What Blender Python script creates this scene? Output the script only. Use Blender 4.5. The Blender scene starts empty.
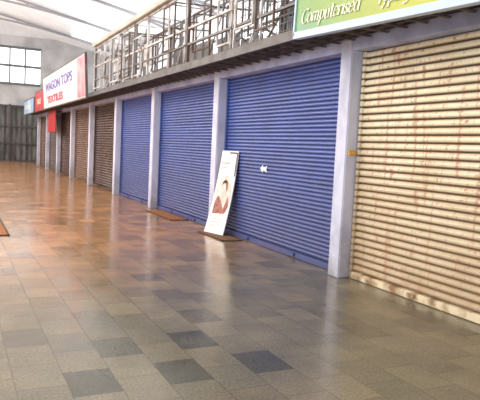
import bpy, bmesh, math, random
from mathutils import Vector, Matrix
random.seed(7)
S=bpy.context.scene
COL=S.collection
try:
    S.view_settings.view_transform='Standard'
except Exception: pass

# ---------------------------------------------------------------- materials
def mat(name, col, rough=0.6, metal=0.0, col2=None, nscale=6.0, stretch=(1,1,1), lo=0.4, hi=0.65, bump=0.0, emis=0.0, spec=0.5):
    m=bpy.data.materials.new(name); m.use_nodes=True
    nt=m.node_tree; b=nt.nodes['Principled BSDF']
    b.inputs['Base Color'].default_value=(*col,1)
    b.inputs['Roughness'].default_value=rough
    b.inputs['Metallic'].default_value=metal
    b.inputs['Specular IOR Level'].default_value=spec
    if emis>0:
        b.inputs['Emission Color'].default_value=(*col,1); b.inputs['Emission Strength'].default_value=emis
    if col2 is not None:
        mp=nt.nodes.new('ShaderNodeMapping')
        g=nt.nodes.new('ShaderNodeNewGeometry')
        mp.inputs['Scale'].default_value=stretch
        nt.links.new(g.outputs['Position'],mp.inputs['Vector'])
        n=nt.nodes.new('ShaderNodeTexNoise'); n.inputs['Scale'].default_value=nscale; n.inputs['Detail'].default_value=6
        nt.links.new(mp.outputs[0],n.inputs['Vector'])
        r=nt.nodes.new('ShaderNodeValToRGB'); r.color_ramp.elements[0].position=lo; r.color_ramp.elements[1].position=hi
        r.color_ramp.elements[0].color=(*col,1); r.color_ramp.elements[1].color=(*col2,1)
        nt.links.new(n.outputs['Fac'],r.inputs['Fac']); nt.links.new(r.outputs['Color'],b.inputs['Base Color'])
        if bump>0:
            bp=nt.nodes.new('ShaderNodeBump'); bp.inputs['Strength'].default_value=bump
            nt.links.new(n.outputs['Fac'],bp.inputs['Height']); nt.links.new(bp.outputs[0],b.inputs['Normal'])
    return m

def grime(m,col,z0=0.0,z1=.7,amt=.75,scale=4):
    """dirt climbing up from the floor, broken up by noise"""
    nt=m.node_tree;N=nt.nodes;L=nt.links;b=N['Principled BSDF']
    src=b.inputs['Base Color'].links[0].from_socket
    g=N.new('ShaderNodeNewGeometry'); sp=N.new('ShaderNodeSeparateXYZ'); L.new(g.outputs['Position'],sp.inputs[0])
    n=N.new('ShaderNodeTexNoise'); n.inputs['Scale'].default_value=scale; n.inputs['Detail'].default_value=6; L.new(g.outputs['Position'],n.inputs['Vector'])
    a=N.new('ShaderNodeMath'); a.operation='MULTIPLY_ADD'; L.new(n.outputs['Fac'],a.inputs[0]); a.inputs[1].default_value=-1.0; L.new(sp.outputs['Z'],a.inputs[2])
    mr=N.new('ShaderNodeMapRange'); mr.inputs['From Min'].default_value=z0-.5; mr.inputs['From Max'].default_value=z1-.5; mr.inputs['To Min'].default_value=amt; mr.inputs['To Max'].default_value=0
    L.new(a.outputs[0],mr.inputs['Value'])
    mx=N.new('ShaderNodeMixRGB'); L.new(mr.outputs[0],mx.inputs[0]); L.new(src,mx.inputs[1]); mx.inputs[2].default_value=(*col,1); L.new(mx.outputs[0],b.inputs['Base Color'])

def shutter_mat(name, base, dirt, rust=None, rust_lo=0.62, dlo=.42, dhi=.75, rscale=5.0, low=None, pitch=.08, groove_shade=(.1,.1,.1), gamt=.6, rough=.4, streak=None):
    m=bpy.data.materials.new(name); m.use_nodes=True
    nt=m.node_tree; N=nt.nodes; L=nt.links; b=N['Principled BSDF']; b.inputs['Roughness'].default_value=rough
    g=N.new('ShaderNodeNewGeometry')
    sp=N.new('ShaderNodeSeparateXYZ'); L.new(g.outputs['Position'],sp.inputs[0])
    mp=N.new('ShaderNodeMapping'); mp.inputs['Scale'].default_value=(1,1.0,1.3); L.new(g.outputs['Position'],mp.inputs[0])
    n=N.new('ShaderNodeTexNoise'); n.inputs['Scale'].default_value=1.6; n.inputs['Detail'].default_value=8; n.inputs['Roughness'].default_value=.65; L.new(mp.outputs[0],n.inputs['Vector'])
    r=N.new('ShaderNodeValToRGB'); r.color_ramp.elements[0].position=dlo; r.color_ramp.elements[1].position=dhi
    r.color_ramp.elements[0].color=(*base,1); r.color_ramp.elements[1].color=(*dirt,1); L.new(n.outputs['Fac'],r.inputs['Fac'])
    out=r.outputs['Color']
    if streak:
        mp2=N.new('ShaderNodeMapping'); mp2.inputs['Scale'].default_value=(1,5,.35); L.new(g.outputs['Position'],mp2.inputs[0])
        n2=N.new('ShaderNodeTexNoise'); n2.inputs['Scale'].default_value=1.5; n2.inputs['Detail'].default_value=5; L.new(mp2.outputs[0],n2.inputs['Vector'])
        r2=N.new('ShaderNodeValToRGB'); r2.color_ramp.elements[0].position=.54; r2.color_ramp.elements[1].position=.76; r2.color_ramp.elements[1].color=(.45,.45,.45,1)
        L.new(n2.outputs['Fac'],r2.inputs['Fac'])
        mx=N.new('ShaderNodeMixRGB'); L.new(r2.outputs['Color'],mx.inputs[0]); L.new(out,mx.inputs[1]); mx.inputs[2].default_value=(*streak,1); out=mx.outputs[0]
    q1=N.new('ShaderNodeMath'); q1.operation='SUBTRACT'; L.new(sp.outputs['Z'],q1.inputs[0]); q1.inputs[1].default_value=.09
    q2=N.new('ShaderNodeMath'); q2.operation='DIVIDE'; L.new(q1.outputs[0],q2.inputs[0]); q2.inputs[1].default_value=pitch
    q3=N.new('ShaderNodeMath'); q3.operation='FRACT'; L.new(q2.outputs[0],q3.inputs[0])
    gr=N.new('ShaderNodeValToRGB'); e=gr.color_ramp.elements; e[0].position=.0; e[0].color=(gamt,)*3+(1,); e[1].position=.32; e[1].color=(0,0,0,1)  # shade between slats, painted into the colour by height
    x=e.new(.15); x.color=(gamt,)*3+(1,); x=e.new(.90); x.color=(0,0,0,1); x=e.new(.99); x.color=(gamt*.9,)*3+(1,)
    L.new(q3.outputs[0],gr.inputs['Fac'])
    mg=N.new('ShaderNodeMixRGB'); L.new(gr.outputs['Color'],mg.inputs[0]); L.new(out,mg.inputs[1]); mg.inputs[2].default_value=(*groove_shade,1); out=mg.outputs[0]
    if rust:
        for sc,st,th,amt in ((rscale,(1,1.3,.8),rust_lo+.01,.7),(rscale*1.2,(1,2.6,.2),rust_lo-.02,.55),(rscale*3.5,(1,1,1),rust_lo+.01,.85)):
            mp2=N.new('ShaderNodeMapping'); mp2.inputs['Scale'].default_value=st; L.new(g.outputs['Position'],mp2.inputs[0])
            n2=N.new('ShaderNodeTexNoise'); n2.inputs['Scale'].default_value=sc; n2.inputs['Detail'].default_value=5; n2.inputs['Roughness'].default_value=.6; L.new(mp2.outputs[0],n2.inputs['Vector'])
            r2=N.new('ShaderNodeValToRGB'); r2.color_ramp.elements[0].position=th; r2.color_ramp.elements[1].position=th+.08
            r2.color_ramp.elements[1].color=(amt,amt,amt,1)
            L.new(n2.outputs['Fac'],r2.inputs['Fac'])
            mx=N.new('ShaderNodeMixRGB'); L.new(r2.outputs['Color'],mx.inputs[0]); L.new(out,mx.inputs[1]); mx.inputs[2].default_value=(*rust,1)
            out=mx.outputs[0]
    L.new(out,b.inputs['Base Color'])
    if low: grime(m,low,-.1,1.9,.85,1.7)
    return m

M_cream=shutter_mat('cream_paint',(.86,.77,.57),(.68,.55,.37),(.38,.11,.055),.59,rscale=5.0,low=(.34,.22,.12),pitch=.082,groove_shade=(.10,.06,.035),gamt=.95)
M_blue=shutter_mat('blue_paint',(.08,.13,.43),(.06,.092,.28),(.16,.17,.25),.64,low=(.065,.07,.17),pitch=.058,groove_shade=(.015,.02,.07),gamt=.7)
M_brown=shutter_mat('brown_paint',(.10,.05,.035),(.045,.028,.024),(.30,.25,.21),.63,pitch=.08,groove_shade=(.02,.012,.01),rough=.25,streak=(.26,.20,.16))
M_tan=shutter_mat('tan_paint',(.22,.125,.075),(.12,.07,.05),(.30,.24,.20),.64,pitch=.08,groove_shade=(.03,.018,.012),rough=.25,streak=(.36,.28,.21))
M_grey=shutter_mat('grey_brown_paint',(.15,.11,.10),(.07,.055,.05),(.32,.27,.24),.62,pitch=.08,groove_shade=(.03,.02,.02),rough=.25,streak=(.30,.25,.22))
M_pil=mat('grimy_lilac_plaster',(.60,.62,.77),.7,col2=(.35,.37,.51),nscale=3.2,lo=.42,hi=.80,stretch=(1,1,.6)); grime(M_pil,(.22,.20,.22),-.1,.6,.75,6)
M_lint=mat('pale_lavender_plaster',(.48,.52,.76),.7,col2=(.34,.37,.57),nscale=3)
M_slab=mat('dark_soffit',(.055,.048,.052),.8,col2=(.035,.03,.035),nscale=3)
M_batten=mat('brown_batten',(.14,.11,.10),.7,col2=(.07,.055,.05),nscale=5)
M_steel=mat('weathered_pale_steel',(.60,.60,.61),.5,.1,col2=(.30,.25,.22),nscale=4,lo=.48,hi=.62)
M_edge=mat('grey_edge_angle',(.12,.115,.12),.5,.2,col2=(.07,.06,.06),nscale=4)
M_rust=mat('rusty_steel',(.15,.10,.08),.7,.1,col2=(.07,.05,.045),nscale=7)
M_darksteel=mat('dark_steel',(.07,.07,.09),.5,.4,col2=(.12,.10,.10),nscale=5)
M_truss=mat('truss_steel',(.30,.31,.34),.5,.1)
M_winframe=mat('grey_window_frame',(.13,.14,.16),.5)
M_fascia=mat('beige_fascia',(.55,.52,.47),.7,col2=(.40,.36,.32),nscale=2)
M_roof=mat('roof_sheet',(.92,.93,.95),.7,col2=(.84,.85,.88),nscale=.8)
M_wall=mat('whitewashed_wall',(.80,.81,.83),.85,col2=(.66,.67,.70),nscale=.7)
M_endwall=mat('dirty_grey_wall',(.58,.59,.61),.85,col2=(.40,.41,.43),nscale=.8)
M_gate=mat('weathered_gate_metal',(.14,.14,.14),.6,.2,col2=(.06,.06,.06),nscale=2,stretch=(3,1,.5))
M_glass=mat('bright_window_glass',(.88,.94,1.0),.2,emis=1.6)
M_white=mat('white_board',(.86,.85,.85),.35,col2=(.78,.75,.75),nscale=3)
M_black=mat('black_print',(.03,.03,.035),.5)
M_faded=mat('faded_print',(.40,.34,.33),.5,col2=(.6,.55,.53),nscale=30)
M_peach=mat('peach_print',(.62,.50,.45),.5,col2=(.78,.70,.66),nscale=9)
M_red=mat('red_vinyl',(.55,.03,.04),.4,col2=(.40,.03,.03),nscale=3)
M_pink=mat('pink_red_vinyl',(.72,.16,.20),.4,col2=(.80,.40,.42),nscale=2)
M_bluesign=mat('pale_blue_vinyl',(.25,.45,.72),.4,col2=(.6,.72,.85),nscale=1)
M_purple=mat('violet_lettering',(.13,.10,.42),.5)
M_redtxt=mat('red_lettering',(.75,.05,.11),.5)
M_skin=mat('brown_print',(.26,.12,.08),.5,col2=(.45,.26,.18),nscale=25)
M_shirt=mat('red_brown_print',(.40,.13,.09),.5,col2=(.15,.07,.07),nscale=14)
M_mat=mat('coir_mat',(.34,.12,.035),.95,col2=(.18,.07,.02),nscale=30,bump=.4)
M_matdark=mat('dark_brown_mat',(.20,.10,.045),.95,col2=(.11,.055,.03),nscale=30,bump=.4)
M_matedge=mat('mat_border',(.07,.035,.02),.9)
M_yellow=mat('yellow_plastic',(.70,.40,.07),.5)
M_txt=mat('pale_lettering',(.92,.94,.78),.5)
M_creambar=mat('cream_bar_paint',(.70,.60,.42),.5,col2=(.28,.16,.08),nscale=5,lo=.42,hi=.6)
M_paleblue=mat('pale_blue_trim',(.50,.62,.80),.5)

def green_mat():
    m=bpy.data.materials.new('green_to_lime_vinyl'); m.use_nodes=True
    nt=m.node_tree;N=nt.nodes;L=nt.links;b=N['Principled BSDF'];b.inputs['Roughness'].default_value=.35
    tc=N.new('ShaderNodeTexCoord'); sp=N.new('ShaderNodeSeparateXYZ'); L.new(tc.outputs['Generated'],sp.inputs[0])
    r=N.new('ShaderNodeValToRGB'); e=r.color_ramp.elements
    e[0].position=.2; e[0].color=(.50,.50,.02,1); e[1].position=1; e[1].color=(.09,.26,.03,1)
    x=e.new(.62); x.color=(.40,.44,.02,1); x=e.new(.82); x.color=(.20,.33,.025,1)
    L.new(sp.outputs['Y'],r.inputs['Fac'])
    a=N.new('ShaderNodeMath'); a.operation='SUBTRACT'; L.new(sp.outputs['Y'],a.inputs[0]); L.new(sp.outputs['Z'],a.inputs[1])
    mr=N.new('ShaderNodeMapRange'); mr.inputs['From Min'].default_value=.76; mr.inputs['From Max'].default_value=1.0; mr.inputs['To Min'].default_value=0; mr.inputs['To Max'].default_value=.6; L.new(a.outputs[0],mr.inputs['Value'])
    mx=N.new('ShaderNodeMixRGB'); L.new(mr.outputs[0],mx.inputs[0]); L.new(r.outputs['Color'],mx.inputs[1]); mx.inputs[2].default_value=(.09,.32,.28,1)
    L.new(mx.outputs[0],b.inputs['Base Color'])
    return m
M_green=green_mat()

# ---------------------------------------------------------------- helpers
def finish(name, me, loc, mats, parent=None, smooth=False):
    for m_ in (mats if isinstance(mats,(list,tuple)) else [mats]): me.materials.append(m_)
    o=bpy.data.objects.new(name,me); COL.objects.link(o)
    if parent: o.parent=parent
    o.location=loc
    return o
def box_into(bm,x0,x1,y0,y1,z0,z1):
    vs=[bm.verts.new((x,y,z)) for x in (x0,x1) for y in (y0,y1) for z in (z0,z1)]
    for f in ((0,1,3,2),(4,6,7,5),(0,4,5,1),(2,3,7,6),(0,2,6,4),(1,5,7,3)):
        bm.faces.new([vs[i] for i in f])
def beam_into(bm,a,b,t):
    a=Vector(a);b=Vector(b);d=(b-a).normalized()
    up=Vector((1,0,0)) if abs(d.x)<.9 else Vector((0,0,1))
    s=d.cross(up).normalized()*t/2; u=d.cross(s).normalized()*t/2
    r=[[bm.verts.new(p+i*s+j*u) for i,j in((-1,-1),(1,-1),(1,1),(-1,1))] for p in (a,b)]
    for i in range(4): bm.faces.new([r[0][i],r[0][(i+1)%4],r[1][(i+1)%4],r[1][i]])
    bm.faces.new(r[0][::-1]); bm.faces.new(r[1])
def to_mesh(bm,name,bevel=0,seg=2):
    if bevel>0: bmesh.ops.bevel(bm,geom=bm.edges[:],offset=bevel,segments=seg,affect='EDGES',clamp_overlap=True)
    bmesh.ops.recalc_face_normals(bm,faces=bm.faces[:])
    me=bpy.data.meshes.new(name); bm.to_mesh(me); bm.free(); return me
def boxes(name,bl,loc,m,parent=None,bevel=0,beams=()):
    bm=bmesh.new()
    for b in bl: box_into(bm,*b)
    for a,b,t in beams: beam_into(bm,a,b,t)
    return finish(name,to_mesh(bm,name,bevel),loc,m,parent)
def empty(name,loc,label,cat,group=None):
    o=bpy.data.objects.new(name,None); o.empty_display_size=.1; COL.objects.link(o); o.location=loc
    tag(o,label,cat,group); return o
def tag(o,label,cat,group=None):
    o['label']=label; o['category']=cat
    if group: o['group']=group
    return o
def struct(o): o['kind']='structure'; return o
def text(name,body,size,m,parent,mtx,extrude=.004,shear=0,align='LEFT',bold=0,sx=1):
    c=bpy.data.curves.new(name,'FONT'); c.body=body; c.size=size; c.extrude=extrude; c.shear=shear; c.align_x=align; c.offset=bold
    t=bpy.data.objects.new(name+'_tmp',c); COL.objects.link(t)
    bpy.context.view_layer.update()
    me=bpy.data.meshes.new_from_object(t.evaluated_get(bpy.context.evaluated_depsgraph_get()))
    bpy.data.objects.remove(t); me.name=name
    me.transform(mtx@Matrix.Diagonal((sx,1,1,1)))
    me.materials.clear()
    return finish(name,me,(0,0,0),m,parent)
def wallmtx(x,y,z):   # lettering facing -X, reading towards -Y
    return Matrix(((0,0,-1,x),(-1,0,0,y),(0,1,0,z),(0,0,0,1)))

# broad-nib serif italic lettering
def arc(cx_,cy_,rx,ry,a0,a1,n=14): return [(cx_+rx*math.cos(math.radians(a0+(a1-a0)*i/n)),cy_+ry*math.sin(math.radians(a0+(a1-a0)*i/n))) for i in range(n+1)]
def foot(x,y=0): return [(x-.07,y-.0),(x+.08,y+.01)]
def head(x,y): return [(x-.10,y-.03),(x,y)]
GL={
'C':(.66,[arc(.36,.38,.28,.38,45,318,20),[(.56,.64),(.58,.78)],[(.57,.12),(.60,.2)]]),
'o':(.47,[arc(.22,.25,.17,.24,0,360,20)]),
'm':(.80,[[(.08,.5),(.08,0)],head(.08,.5),foot(.08),[(.08,.36),(.16,.46),(.25,.5),(.33,.46),(.36,.38),(.36,0)],foot(.36),[(.36,.36),(.44,.46),(.53,.5),(.61,.46),(.64,.38),(.64,0)],foot(.64)]),
'n':(.52,[[(.08,.5),(.08,0)],head(.08,.5),foot(.08),[(.08,.36),(.16,.46),(.25,.5),(.33,.46),(.36,.38),(.36,0)],foot(.36)]),
'p':(.50,[[(.08,.5),(.08,-.26)],head(.08,.5),foot(.08,-.26),arc(.24,.25,.17,.24,140,-140,16)]),
'u':(.52,[[(.08,.5),(.08,.12),(.12,.03),(.2,0),(.3,.05),(.37,.16)],head(.08,.5),[(.37,.5),(.37,0)],head(.37,.5),foot(.39)]),
't':(.32,[[(.13,.68),(.13,.1),(.17,.02),(.23,0),(.29,.05)],[(.02,.48),(.28,.5)]]),
'e':(.43,[[(.06,.27),(.36,.29)],arc(.21,.25,.165,.24,10,318,18)]),
'r':(.36,[[(.08,.5),(.08,0)],head(.08,.5),foot(.08),[(.08,.34),(.16,.46),(.24,.5),(.31,.45)]]),
'i':(.22,[[(.09,.5),(.09,0)],head(.09,.5),foot(.09),[(.09,.68),(.10,.71)]]),
's':(.38,[[(.30,.41),(.26,.48),(.18,.5),(.09,.46),(.07,.38),(.12,.30),(.24,.22),(.30,.13),(.27,.04),(.17,0),(.08,.02),(.04,.10)]]),
'd':(.52,[arc(.21,.25,.165,.24,40,320,16),[(.38,.82),(.38,0)],head(.38,.82),foot(.40)]),
'T':(.58,[[(.0,.76),(.58,.76)],[(.29,.76),(.29,0)],foot(.29),[(.0,.66),(.02,.77)],[(.56,.66),(.58,.77)]]),
'y':(.48,[[(.05,.5),(.22,.04)],head(.07,.5),[(.40,.5),(.16,-.12),(.08,-.25),(.0,-.24)]]),
'g':(.50,[arc(.21,.25,.165,.24,40,320,16),[(.37,.5),(.37,-.1),(.32,-.22),(.2,-.27),(.07,-.22)]]),
}
def nib_text(name,body,size,m,parent,mtx,shear=.3,nib=.12,ang=18,thin=.03):
    bm=bmesh.new(); X=0
    nx,ny=nib/2*math.cos(math.radians(ang)),nib/2*math.sin(math.radians(ang))
    for ch in body:
        wd,strokes=GL[ch]
        for st in strokes:
            for a,b in zip(st[:-1],st[1:]):
                a=Vector(a);b=Vector(b);d=(b-a)
                if d.length<1e-6: continue
                d=d.normalized(); pr=Vector((-d.y,d.x))
                proj=abs(pr.x*nx+pr.y*ny); w_=max(proj,thin/2)
                qs=[a-pr*w_-d*.01,b-pr*w_+d*.01,b+pr*w_+d*.01,a+pr*w_-d*.01]
                lo=[bm.verts.new(((q.x+X+shear*q.y)*size,q.y*size,-.002)) for q in qs]
                hi=[bm.verts.new(((q.x+X+shear*q.y)*size,q.y*size,.004)) for q in qs]
                bm.faces.new(hi)
                for i in range(4): bm.faces.new([lo[i],lo[(i+1)%4],hi[(i+1)%4],hi[i]])
        X+=wd
    me=bpy.data.meshes.new(name); bm.to_mesh(me); bm.free(); me.transform(mtx)
    return finish(name,me,(0,0,0),m,parent)

# ---------------------------------------------------------------- camera (fitted from vanishing points)
f=600.
dY=Vector((-287,-65,f)).normalized()
up=Vector((.049,-1,-.0848)); up=(up-up.dot(dY)*dY).normalized()
dX=dY.cross(up)
cx=Vector((dX.x,dY.x,up.x)); cy=-Vector((dX.y,dY.y,up.y)); cz=-Vector((dX.z,dY.z,up.z))
cam=bpy.data.cameras.new('camera'); co=bpy.data.objects.new('camera',cam); COL.objects.link(co)
mm=Matrix.Identity(4)
for i,v in enumerate((cx,cy,cz)):
    for j in range(3): mm[j][i]=v[j]
mm.translation=Vector((0,0,1.5)); co.matrix_world=mm
cam.sensor_width=36; cam.lens=36*f/480; cam.clip_end=300
S.camera=co

XS=4.42      # shutter plane
XP=4.22      # pillar fronts
ZT=2.75
FAR=[2.2,6.16,10.08,13.85,17.45,21.1,24.7,28.2,31.7,35.2]
PW=.23

# ---------------------------------------------------------------- floor
def make_floor():
    me=bpy.data.meshes.new('floor'); vs=[];fs=[];cols=[]
    tx,ty=.3,.4; xo=.05
    pal=[(.195,.175,.125),(.175,.162,.118),(.212,.19,.133),(.165,.152,.113),(.188,.17,.122),(.155,.145,.11),(.20,.177,.127)]
    warm_glow=[(.42,.225,.10),(.40,.215,.095),(.44,.24,.105),(.38,.205,.09),(.37,.20,.09)]
    dark=[(2.0,3.5),(1.64,4.15),(1.9,3.85),(1.4,3.5),(.9,3.6),(1.1,4.3)]
    from mathutils import noise
    for i in range(-34,28):
        x0=xo+i*tx; x1=x0+tx
        off=.27+(.2 if i%2 else 0)
        for j in range(-6,105):
            y0=off+(j)*ty; y1=y0+ty
            k=len(vs); vs+=[(x0,y0,0),(x1,y0,0),(x1,y1,0),(x0,y1,0)]; fs.append((k,k+1,k+2,k+3))
            cx_,cy_=(x0+x1)/2,(y0+y1)/2
            w=min(1,max(0,(cy_-4.4-cx_*.5)/4.0))  # warm light on the far floor is put into the tile colours
            a=Vector(random.choice(pal)); b=Vector(random.choice(warm_glow)); c=a.lerp(b,w)*random.uniform(.96,1.04)
            nn=noise.noise(Vector((cx_*.7,cy_*.55,3.1)))
            rr=random.random()
            if any(x0<=dx<x1 and y0<=dy<y1 for dx,dy in dark): c=Vector((.085,.086,.068))*random.uniform(.9,1.2)
            elif rr<.10+max(0,nn)*.7 : c=c*random.uniform(.74,.88)
            cols.append(c)
    me.from_pydata(vs,[],fs)
    ca=me.color_attributes.new('tile',"FLOAT_COLOR",'CORNER')
    for p in me.polygons:
        for li in p.loop_indices: ca.data[li].color=(*cols[p.index],1)
    m=bpy.data.materials.new('polished_stone_tiles'); m.use_nodes=True
    nt=m.node_tree;N=nt.nodes;L=nt.links;b=N['Principled BSDF']
    at=N.new('ShaderNodeAttribute'); at.attribute_name='tile'
    g=N.new('ShaderNodeNewGeometry')
    n=N.new('ShaderNodeTexNoise'); n.inputs['Scale'].default_value=1.5; n.inputs['Detail'].default_value=8; n.inputs['Roughness'].default_value=.62; L.new(g.outputs['Position'],n.inputs['Vector'])
    r=N.new('ShaderNodeValToRGB'); r.color_ramp.elements[0].position=.36; r.color_ramp.elements[0].color=(.78,.78,.77,1); r.color_ramp.elements[1].position=.64; r.color_ramp.elements[1].color=(1.15,1.1,1.04,1)
    L.new(n.outputs['Fac'],r.inputs['Fac'])
    n3=N.new('ShaderNodeTexNoise'); n3.inputs['Scale'].default_value=55; n3.inputs['Detail'].default_value=4; L.new(g.outputs['Position'],n3.inputs['Vector'])
    r3=N.new('ShaderNodeValToRGB'); r3.color_ramp.elements[0].position=.35; r3.color_ramp.elements[0].color=(.78,.78,.78,1); r3.color_ramp.elements[1].position=.65; r3.color_ramp.elements[1].color=(1.17,1.17,1.17,1)
    L.new(n3.outputs['Fac'],r3.inputs['Fac'])
    m1=N.new('ShaderNodeMixRGB'); m1.blend_type='MULTIPLY'; m1.inputs[0].default_value=1; L.new(at.outputs['Color'],m1.inputs[1]); L.new(r.outputs['Color'],m1.inputs[2])
    m2=N.new('ShaderNodeMixRGB'); m2.blend_type='MULTIPLY'; m2.inputs[0].default_value=1; L.new(m1.outputs[0],m2.inputs[1]); L.new(r3.outputs['Color'],m2.inputs[2])
    sp=N.new('ShaderNodeSeparateXYZ'); L.new(g.outputs['Position'],sp.inputs[0])
    def mth(op,a,b_=None):
        q=N.new('ShaderNodeMath'); q.operation=op
        if hasattr(a,'links'): L.new(a,q.inputs[0])
        else: q.inputs[0].default_value=a
        if b_ is not None:
            if hasattr(b_,'links'): L.new(b_,q.inputs[1])
            else: q.inputs[1].default_value=b_
        return q.outputs[0]
    xs=mth('DIVIDE',mth('SUBTRACT',sp.outputs['X'],.05-34*.3),.3)
    fx=mth('FRACT',xs); ci=mth('FLOOR',xs); odd=mth('MODULO',ci,2.0)
    ys=mth('DIVIDE',mth('ADD',mth('SUBTRACT',sp.outputs['Y'],.27),mth('ADD',mth('MULTIPLY',odd,-.2),40)),.4)
    fy=mth('FRACT',ys)
    jx=mth('LESS_THAN',mth('MINIMUM',fx,mth('SUBTRACT',1.0,fx)),.013)
    jy=mth('LESS_THAN',mth('MINIMUM',fy,mth('SUBTRACT',1.0,fy)),.010)
    jj=mth('MULTIPLY',mth('MAXIMUM',jx,jy),.5)
    m3=N.new('ShaderNodeMixRGB'); L.new(jj,m3.inputs[0]); L.new(m2.outputs[0],m3.inputs[1]); m3.inputs[2].default_value=(.06,.048,.032,1)
    L.new(m3.outputs[0],b.inputs['Base Color'])
    rr=N.new('ShaderNodeMapRange'); rr.inputs['From Min'].default_value=.3; rr.inputs['From Max'].default_value=.7; rr.inputs['To Min'].default_value=.12; rr.inputs['To Max'].default_value=.26; L.new(n.outputs['Fac'],rr.inputs['Value']); L.new(rr.outputs[0],b.inputs['Roughness'])
    bp=N.new('ShaderNodeBump'); bp.inputs['Strength'].default_value=.06; bp.inputs['Distance'].default_value=.01; L.new(n3.outputs['Fac'],bp.inputs['Height']); L.new(bp.outputs[0],b.inputs['Normal'])
    return struct(finish('floor',me,(0,0,0),m))
make_floor()

# ---------------------------------------------------------------- shell
struct(boxes('wall_end',[(-10.5,10,41.5,41.7,0,4.9),(-10.5,10,41.5,41.7,7.3,8.0),(5.1,10,41.5,41.7,4.9,7.3),(-10.5,-6.1,41.5,41.7,4.9,7.3)],(0,0,0),M_endwall))
struct(boxes('wall_mezzanine',[(10,10.2,-2,41.5,0,7.2)],(0,0,0),M_wall))
struct(boxes('wall_shop_backs',[(8.2,8.3,-2,41.5,0,2.85)],(0,0,0),M_wall))
for k in range(4):
    x1=5.1-k*2.8; x0=x1-2.8
    w=boxes('window_%d'%(k+1),[(x0,x1,41.56,41.58,4.9,7.3)],(0,0,0),M_glass); struct(w)
    fr=[(x0,x0+.14,41.4,41.5,4.9,7.3),(x0,x1,41.4,41.5,4.9,5.04),(x0,x1,41.4,41.5,6.03,6.17),(x0,x1,41.4,41.5,7.18,7.32)]
    fr+=[(x0+.93*i-.04,x0+.93*i+.04,41.42,41.5,4.9,7.3) for i in (1,2)]
    fo=boxes('window_frame',fr,(0,0,0),M_winframe); fo.parent=w
bm=bmesh.new(); n=170; prev=None
for i in range(n+1):
    x=-8+i*(14.0/n)+0; y=41.38-(.05 if i%4 in(0,1) else 0)
    a=bm.verts.new((x,y,0)); b=bm.verts.new((x,y,3.6))
    if prev: bm.faces.new((prev[0],a,b,prev[1]))
    prev=(a,b)
g=empty('sheet_metal_gate',(0,0,0),'tall dark grey corrugated metal gate across the hall end','gate')
finish('corrugated_sheet',to_mesh(bm,'gate'),(0,0,0),M_gate,g)
for z in (0.0,1.1,2.2,3.5): boxes('frame_rail',[(-8,6,41.25,41.33,z,z+.1)],(0,0,0),M_darksteel,g)
for x in (-8,-5,-2,1.0,3.2,5.9): boxes('frame_post',[(x,x+.12,41.22,41.33,0,3.65)],(0,0,0),M_darksteel,g)

bm=bmesh.new()
for sgn,xa,za,xb,zb in ((1,-.5,9.3,10.2,7.2),(-1,-.5,9.3,-10.5,7.2)):
    prev=None; N_=220
    for i in range(N_+1):
        y=-2+i*(43.7/N_); dz=.03 if i%2 else -.03
        a=bm.verts.new((xa,y,za+dz)); b=bm.verts.new((xb,y,zb+dz))
        if prev: bm.faces.new((prev[0],a,b,prev[1]))
        prev=(a,b)
struct(finish('ceiling',to_mesh(bm,'ceiling'),(0,0,0),M_roof))
me=bpy.data.meshes.new('g'); me.from_pydata([(-10.5,41.6,7.2),(10,41.6,7.2),(-.5,41.6,9.3)],[],[(0,1,2)])
struct(finish('wall_gable',me,(0,0,0),M_wall))
bm=bmesh.new()
def ztop(x): return 9.15-abs(x+.5)*(2.1/10.45)
def zarc(x): return 8.45-(abs(x+.5)/10.45)**2*1.65
xsn=[-.5+10.3*t/8 for t in range(-8,9)]
for a,b in zip(xsn[:-1],xsn[1:]):
    beam_into(bm,(a,0,zarc(a)),(b,0,zarc(b)),.10)
beam_into(bm,(-10.6,0,7.1),(-.5,0,9.15),.10); beam_into(bm,(9.8,0,7.1),(-.5,0,9.15),.10)
for i in range(1,16,2):
    x=xsn[i]; beam_into(bm,(x,0,zarc(x)),(x,0,ztop(x)),.05)
tm=to_mesh(bm,'roof_truss'); tm.materials.append(M_truss)
for y in (13,18,23,28,33,38):
    o=bpy.data.objects.new('roof_truss',tm); COL.objects.link(o); o.location=(0,y,0)
    tag(o,'grey steel roof truss with a curved lower chord','roof truss','roof trusses')
M_sky=mat('skylight_sheet',(1,.98,.94),.4,emis=1.2)
k=5
for (y0,y1) in ((8,21),(23,38)):
    x=7.2; z=9.3-(abs(x+.5))*2.1/10.7-.12
    bm=bmesh.new(); s=-.196
    v=[bm.verts.new(p) for p in((x-.8,y0,z-.8*s),(x+.8,y0,z+.8*s),(x+.8,y1,z+.8*s),(x-.8,y1,z-.8*s))]
    bm.faces.new(v[::-1])
    o=struct(finish('window_%d'%k,to_mesh(bm,'w'),(0,0,0),M_sky)); k+=1

# ---------------------------------------------------------------- lintel, canopy slab, pillars
struct(boxes('trim_1',[(XP+.01,XS+.35,-1.5,35.2,ZT-.03,2.865)],(0,0,0),M_lint))
slab=boxes('canopy_slab',[(3.72,8.2,-1.5,36.4,2.87,2.95)],(0,0,0),M_slab,bevel=.01)
tag(slab,'thin dark canopy slab with battens running above the shopfronts','canopy')
boxes('canopy_edge',[(3.68,3.72,-1.5,36.4,2.84,2.96)],(0,0,0),M_edge,slab)
for x in (3.88,4.06): boxes('soffit_runner',[(x-.012,x+.012,-1.4,36.3,2.845,2.868)],(0,0,0),M_batten,slab)
bm=bmesh.new(); box_into(bm,3.725,4.22,-.015,.015,2.825,2.845); bt=to_mesh(bm,'soffit_batten'); bt.materials.append(M_batten)
for i in range(75):
    o=bpy.data.objects.new('soffit_batten',bt); COL.objects.link(o); o.parent=slab; o.location=(0,3.2+.30*i,0)
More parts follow.
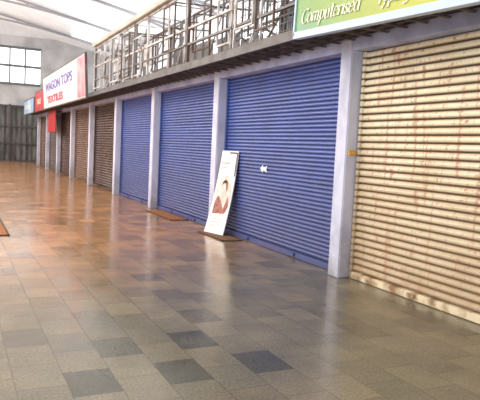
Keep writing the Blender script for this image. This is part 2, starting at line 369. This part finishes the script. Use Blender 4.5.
for i,fy in enumerate(FAR[1:]):
    bm=bmesh.new(); box_into(bm,XP,XS+.3,-PW,0,0,ZT+.11-.002)
    me=to_mesh(bm,'pillar',.012)
    o=finish('pillar',me,(0,fy,0),M_pil)
    tag(o,'lilac painted square pillar with a grimy base between shutters','pillar','pillars along the shopfronts')

# ---------------------------------------------------------------- roller shutters
def shutter(y0,y1,m,pitch,depth,label,xs=XS,barcol=None,locks=(.3,.7)):
    e=empty('roller_shutter',(xs,y0,0),label,'roller shutter','roller shutters of the shop row')
    w=y1-y0
    bm=bmesh.new(); prof=[]; z=.09
    while z<ZT:
        for t,d in ((0,.35),(.05,.35),(.16,-.25),(.30,-.8),(.50,-1),(.72,-.85),(.88,-.45),(.97,-.1)):
            prof.append((depth*d,z+pitch*t))
        z+=pitch
    prof=[p for p in prof if p[1]<ZT+.02]
    prev=None
    for x,zz in prof:
        a=bm.verts.new((x,0.03,zz)); b=bm.verts.new((x,w-.03,zz))
        if prev: bm.faces.new((prev[0],a,b,prev[1]))
        prev=(a,b)
    finish('curtain',to_mesh(bm,'curtain'),(0,0,0),m,e)
    boxes('bottom_bar',[(-.05,.03,.03,w-.03,.005,.085)],(0,0,0),barcol or m,e,bevel=.008)
    for yy in (0,w-.05):
        boxes('guide_rail',[(-.05,.05,yy,yy+.05,0,ZT)],(0,0,0),m,e,bevel=.004)
    for q in locks:
        boxes('hasp',[(-.075,-.05,w*q-.06,w*q+.06,.03,.075)],(0,0,0),barcol or m,e,bevel=.006)
    return e
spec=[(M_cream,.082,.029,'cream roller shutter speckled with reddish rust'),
 (M_blue,.058,.018,'blue roller shutter with a small white sticker'),
 (M_blue,.058,.018,'blue roller shutter beside a leaning poster board'),
 (M_blue,.058,.018,'blue roller shutter with faint grey scuffs'),
 (M_brown,.08,.024,'dark brown roller shutter with pale streaks'),
 (M_tan,.08,.024,'dull tan roller shutter between lilac pillars'),
 (M_brown,.08,.024,'dark brown streaked roller shutter of a distant shop'),
 (M_grey,.08,.024,'grey brown roller shutter near the hall end'),
 (M_tan,.08,.024,'dull tan roller shutter next to the last pillar')]
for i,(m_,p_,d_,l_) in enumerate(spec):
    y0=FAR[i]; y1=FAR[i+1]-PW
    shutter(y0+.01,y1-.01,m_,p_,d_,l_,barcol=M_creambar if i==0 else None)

# ---------------------------------------------------------------- gallery steel frames above canopy
M_panelw=mat('pale_sheet_panel',(.66,.66,.68),.6,col2=(.45,.43,.42),nscale=4)
M_panelg=mat('grey_sheet_panel',(.22,.21,.22),.6,col2=(.13,.12,.12),nscale=4)
M_panelb=mat('dark_blue_panel',(.05,.07,.15),.4)
M_mesh=mat('grey_wire_mesh',(.18,.175,.18),.6,.2)
def gallery(y0,L,seed,dense=.4,step=1.0):
    random.seed(seed)
    e=empty('gallery_frame',(3.75,y0,2.95),'open weathered steel sign cage standing on the canopy','steel frame','gallery frames above the shops')
    H=1.29; D=.85
    n=max(3,int(L/step)+1); ys=[]
    for i in range(n):
        y=i*L/(n-1)+(random.uniform(-.18,.18) if 0<i<n-1 else 0)
        y=min(max(y,.03),L-.03); ys.append(y)
        t=random.choice((.014,.025))
        boxes('post',[(-t,t,y-t,y+t,0,H)],(0,0,0),random.choice((M_steel,M_steel,M_mesh,M_rust)),e)
        boxes('rear_post',[(D-.02,D+.02,y-.02,y+.02,0,H+random.choice((0,.0,.4)))],(0,0,0),random.choice((M_rust,M_mesh)),e)
    for z,mm_ in ((0.0,M_rust),(.33,M_mesh),(random.uniform(.55,.8),M_steel),(H-.04,M_steel)):
        boxes('rail',[(-.025,.02,0,L,z,z+.035)],(0,0,0),mm_,e)
    for z in (0,.6,H-.04): boxes('rear_rail',[(D-.015,D+.015,0,L,z,z+.035)],(0,0,0),M_mesh,e)
    for i in range(n-1):
        ya,yb=ys[i],ys[i+1]
        for rep in range(2):
            ox=random.uniform(-.20,.1)+.3*rep; za=random.uniform(.05,.35); zb=random.uniform(.8,1.2); t=.013
            yc=ya+random.uniform(.04,.25); yd=yb-random.uniform(.02,.2)
            fm=(M_steel,M_mesh)[rep] if random.random()<.7 else M_rust
            boxes('sign_frame',[(ox-t,ox+t,yc,yd,za,za+.028),(ox-t,ox+t,yc,yd,zb-.028,zb),(ox-t,ox+t,yc,yc+.028,za+.028,zb-.028),(ox-t,ox+t,yd-.028,yd,za+.028,zb-.028)],(0,0,0),fm,e)
            boxes('cross_strut',[],(0,0,0),M_rust,e,beams=[((ox,yc+.015,zb-.015),(D,yc+.02,zb+.03),.024)])
        boxes('cross_strut',[],(0,0,0),M_mesh,e,beams=[((ox,yc+.015,za+.015),(D,yc+.2,.05),.024)])
        boxes('cross_strut',[],(0,0,0),M_steel,e,beams=[((0,ya+.03,H-.02),(D,ya+.03,H-.02),.025)])
        for q in range(2):
            p0=(random.uniform(0,.3),random.uniform(ya,yb),.03); p1=(random.uniform(.2,D),random.uniform(ya,yb),H-.03)
            boxes('brace',[],(0,0,0),random.choice((M_steel,M_mesh,M_rust)),e,beams=[(p0,p1,random.choice((.016,.024)))])
        r=random.random()
        if r<.12: boxes('infill_panel',[(.15,.165,ya+.1,yb-.1,.30,.8)],(0,0,0),M_panelw,e)
        elif r<.40: boxes('infill_panel',[(.55,.57,ya+.05,yb-.05,.02,random.uniform(.3,.8))],(0,0,0),M_panelg,e)
        elif r<.40+dense:
            gy=[(.06,.068,ya+.04+.10*q,ya+.048+.10*q,.04,H-.05) for q in range(int((yb-ya-.04)/.10))]+[(.06,.068,ya+.04,yb-.04,.08+.10*z,.088+.10*z) for z in range(11)]
            boxes('wire_mesh',gy,(0,0,0),M_mesh,e)
    return e
for i,(y0,l,d,st) in enumerate(((6.4,1.9,.6,.8),(8.35,1.9,.45,.8),(10.35,3.3,.35,.9),(13.7,2.1,.35,.9),(15.85,2.1,.35,.9))): gallery(y0,l,i+13,d,st)
for (y,w,h) in ((7.1,.8,.85),(8.3,.9,.9)):
    o=boxes('storage_box',[(4.75,5.2,-w/2,w/2,0,h),(4.73,4.75,-w/2+.04,w/2-.04,.04,h-.04)],(0,y,2.95),M_panelb,bevel=.008)
    tag(o,'dark blue storage box on top of the canopy','box','boxes stored above the shops')
fb=boxes('fascia_band',[(3.64,3.80,6.4,17.95,4.242,4.36)],(0,0,0),M_fascia,bevel=.01)
tag(fb,'beige board capping the steel gallery frames','fascia')

# ---------------------------------------------------------------- signs
def sign(name,y0,y1,z0,z1,m,label,x=3.62):
    e=empty(name,(x,y1,z0),label,'shop sign')
    w=y1-y0
    boxes('sign_panel',[(0,.05,-w,0,0,z1-z0)],(0,0,0),m,e)
    t=.04
    boxes('frame',[(-.01,.06,-w-t,t,-t,0),(-.01,.06,-w-t,t,z1-z0,z1-z0+t),(-.01,.06,-w-t,-w,0,z1-z0),(-.01,.06,0,t,0,z1-z0)],(0,0,0),M_edge,e)
    return e
e=sign('shop_signboard',18.0,27.0,2.80,4.05,M_white,'white shop signboard with violet and red lettering',x=3.50)
e.rotation_euler=(0,math.radians(-3),0)
text('lettering','WAGON TOPS',.46,M_purple,e,wallmtx(-.006,-.7,.66),sx=2.0,bold=.011)
text('lettering','TEXTILES',.36,M_redtxt,e,wallmtx(-.006,-1.1,.18),sx=2.6,bold=.014)
boxes('printed_patch',[(-.006,0,-8.95,-7.7,.03,1.22)],(0,0,0),M_pink,e)
e=sign('shop_signboard',27.6,31.2,2.84,3.72,M_red,'red shop signboard with white lettering')
text('lettering','SALE',.35,M_txt,e,wallmtx(-.006,-.8,.3),sx=1.8)
e=sign('shop_signboard',31.8,36.2,2.84,3.55,M_bluesign,'pale blue and white shop signboard')
text('lettering','OFFICE',.34,M_txt,e,wallmtx(-.006,-.9,.22),sx=1.9)
bn=boxes('hanging_banner',[(0,.02,0,2.1,0,.95)],(3.95,26.8,1.85),M_red,bevel=.004)
tag(bn,'red cloth banner hanging below the canopy','banner')
e=empty('shop_signboard',(3.62,6.25,2.85),'green to lime shop signboard with pale italic lettering','shop sign')
w=5.0; H=1.3
boxes('sign_panel',[(0,.05,-w,0,0.04,H)],(0,0,0),M_green,e)
boxes('frame',[(-.015,.07,-w,.02,-.03,.045),(-.015,.07,-.0,.03,0,H)],(0,0,0),M_paleblue,e)
nib_text('lettering','Computerised',.20,M_txt,e,wallmtx(-.006,-.12,.125))
nib_text('lettering','Typing',.17,M_txt,e,wallmtx(-.006,-1.50,.135))
e.rotation_euler=(math.radians(2.3),0,0)

# ---------------------------------------------------------------- poster board
P=[Vector((4.02,9.76,.022)),Vector((4.15,9.24,.022)),Vector((4.38,9.24,1.46)),Vector((4.32,9.78,1.46))]
def bil(u,v,off=0):
    a=P[0].lerp(P[1],u); b=P[3].lerp(P[2],u); q=a.lerp(b,v)
    q=q+Vector((.05*math.sin(math.pi*v)*.6,0,0))
    nrm=(P[3]-P[0]).cross(P[1]-P[0]).normalized()
    if nrm.x>0: nrm=-nrm
    return q+nrm*off
base=Vector((4.1,9.45,.022))
pb=empty('poster_board',base,'white poster board with a faded printed portrait leaning beside a pillar','poster board')
def patch(name,pts,off,m):
    bm=bmesh.new()
    vs=[bm.verts.new(bil(u,v,off)-base) for u,v in pts]; bm.faces.new(vs)
    me=bpy.data.meshes.new(name); bm.to_mesh(me); bm.free(); return finish(name,me,(0,0,0),m,pb)
bm=bmesh.new(); rows=[]
for j in range(17):
    v=j/16; rows.append([[bm.verts.new(bil(u,v,o_)-base) for u in (0,.33,.66,1)] for o_ in (0,-.018)])
for j in range(16):
    for i in range(3):
        bm.faces.new([rows[j][0][i],rows[j][0][i+1],rows[j+1][0][i+1],rows[j+1][0][i]])
        bm.faces.new([rows[j][1][i],rows[j+1][1][i],rows[j+1][1][i+1],rows[j][1][i+1]])
    for i in (0,3): bm.faces.new([rows[j][0][i],rows[j+1][0][i],rows[j+1][1][i],rows[j][1][i]])
for j in (0,16):
    for i in range(3): bm.faces.new([rows[j][0][i],rows[j][0][i+1],rows[j][1][i+1],rows[j][1][i]])
finish('board_panel',to_mesh(bm,'board_panel'),(0,0,0),M_white,pb)
def ell(cu,cv,ru,rv,n=20): return [(cu+ru*math.cos(2*math.pi*i/n),cv+rv*math.sin(2*math.pi*i/n)) for i in range(n)]
patch('printed_backdrop',ell(.52,.46,.42,.24,28),.003,M_peach)
patch('printed_shirt',[(.15,.23),(.80,.25),(.92,.34),(.86,.43),(.68,.51),(.42,.51),(.24,.45),(.14,.35)],.005,M_shirt)
patch('printed_face',ell(.55,.56,.17,.07),.007,M_skin)
patch('printed_hair',[(.38,.58),(.39,.62),(.5,.65),(.62,.64),(.72,.59),(.66,.605),(.56,.615),(.46,.605)],.009,M_matedge)
for k in range(3): patch('printed_line',[(.22,.18-k*.04),(.7-.08*k,.18-k*.04),(.7-.08*k,.17-k*.04),(.22,.17-k*.04)],.004,M_faded)
patch('printed_line',[(.12,.84),(.6,.84),(.6,.86),(.12,.86)],.004,M_faded)
patch('printed_line',[(.12,.79),(.5,.79),(.5,.80),(.12,.80)],.004,M_faded)
patch('printed_border',[(.93,.70),(.985,.70),(.985,.985),(.5,.985),(.5,.968),(.93,.968)],.004,M_black)

# ---------------------------------------------------------------- mats
def floor_mat(x0,x1,y0,y1,m,label):
    o=boxes('doormat',[(x0+.03,x1-.03,y0+.03,y1-.03,0.002,.018)],(0,0,0),m,bevel=.004); tag(o,label,'doormat')
    boxes('border',[(x0,x1,y0,y0+.04,.001,.014),(x0,x1,y1-.04,y1,.001,.014),(x0,x0+.04,y0,y1,.001,.014),(x1-.04,x1,y0,y1,.001,.014)],(0,0,0),M_matedge,o)
floor_mat(3.95,4.35,11.4,13.1,M_mat,'reddish brown doormat in front of a blue shutter')
floor_mat(3.92,4.3,8.75,9.79,M_matdark,'dark brown doormat beneath the leaning poster board')
floor_mat(-.6,.80,9.74,13.2,M_mat,'orange brown mat lying on the open tiled floor')

bm=bmesh.new()
pts=[bm.verts.new((0,a*.9,b*.9)) for a,b in ((.13,.0),(.03,.075),(.04,.03),(-.06,.035),(-.12,.06),(-.09,0),(-.12,-.06),(-.05,-.03),(.04,-.03),(.03,-.07))]
fc=bm.faces.new(pts); ex=bmesh.ops.extrude_face_region(bm,geom=[fc]); bmesh.ops.translate(bm,verts=[v for v in ex['geom'] if isinstance(v,bmesh.types.BMVert)],vec=(.006,0,0))
st=finish('sticker',to_mesh(bm,'sticker'),(XS-.026,8.33,1.21),mat('white_paper',(.95,.95,.95),.4))
tag(st,'white arrow-like paper sticker on a blue shutter','sticker')
PY=FAR[1]-PW
pl=boxes('switch_plate',[(XP+.03,XP+.13,PY-.03,PY-.001,1.49,1.55),(XP+.06,XP+.10,PY-.045,PY-.03,1.505,1.535)],(0,0,0),M_yellow,bevel=.004)
tag(pl,'small yellow switch plate on the pillar side','switch')

# ---------------------------------------------------------------- light
w=bpy.data.worlds.new('world'); S.world=w; w.use_nodes=True
w.node_tree.nodes['Background'].inputs[0].default_value=(1,.985,.97,1); w.node_tree.nodes['Background'].inputs[1].default_value=1.25
def area(name,loc,rot,sx,sy,e,c):
    l=bpy.data.lights.new(name,'AREA'); l.shape='RECTANGLE'; l.size=sx; l.size_y=sy; l.energy=e; l.color=c
    o=bpy.data.objects.new(name,l); COL.objects.link(o); o.location=loc; o.rotation_euler=rot; return o
area('overhead_fill',(-5,22,6.9),(0,math.radians(-25),0),4,30,2300,(1,.88,.74))  # added warm fill lamp for the floor, no roof opening above it
area('side_daylight',(-6,4,4.5),(0,math.radians(-72),0),3,14,500,(1,.98,.95))
area('roof_fill',(-5,24,4.5),(math.radians(180),0,0),5,28,1700,(1,1,1))  # unseen lamp added below the roof to brighten it
area('canopy_roof_fill',(6.8,22,3.3),(math.radians(180),0,0),2,26,750,(1,1,1))  # second added roof fill, hidden behind the gallery
area('mezzanine_fill',(7.2,16,6.6),(0,0,0),2.5,20,800,(1,1,1))  # added fill to brighten the mezzanine back wall
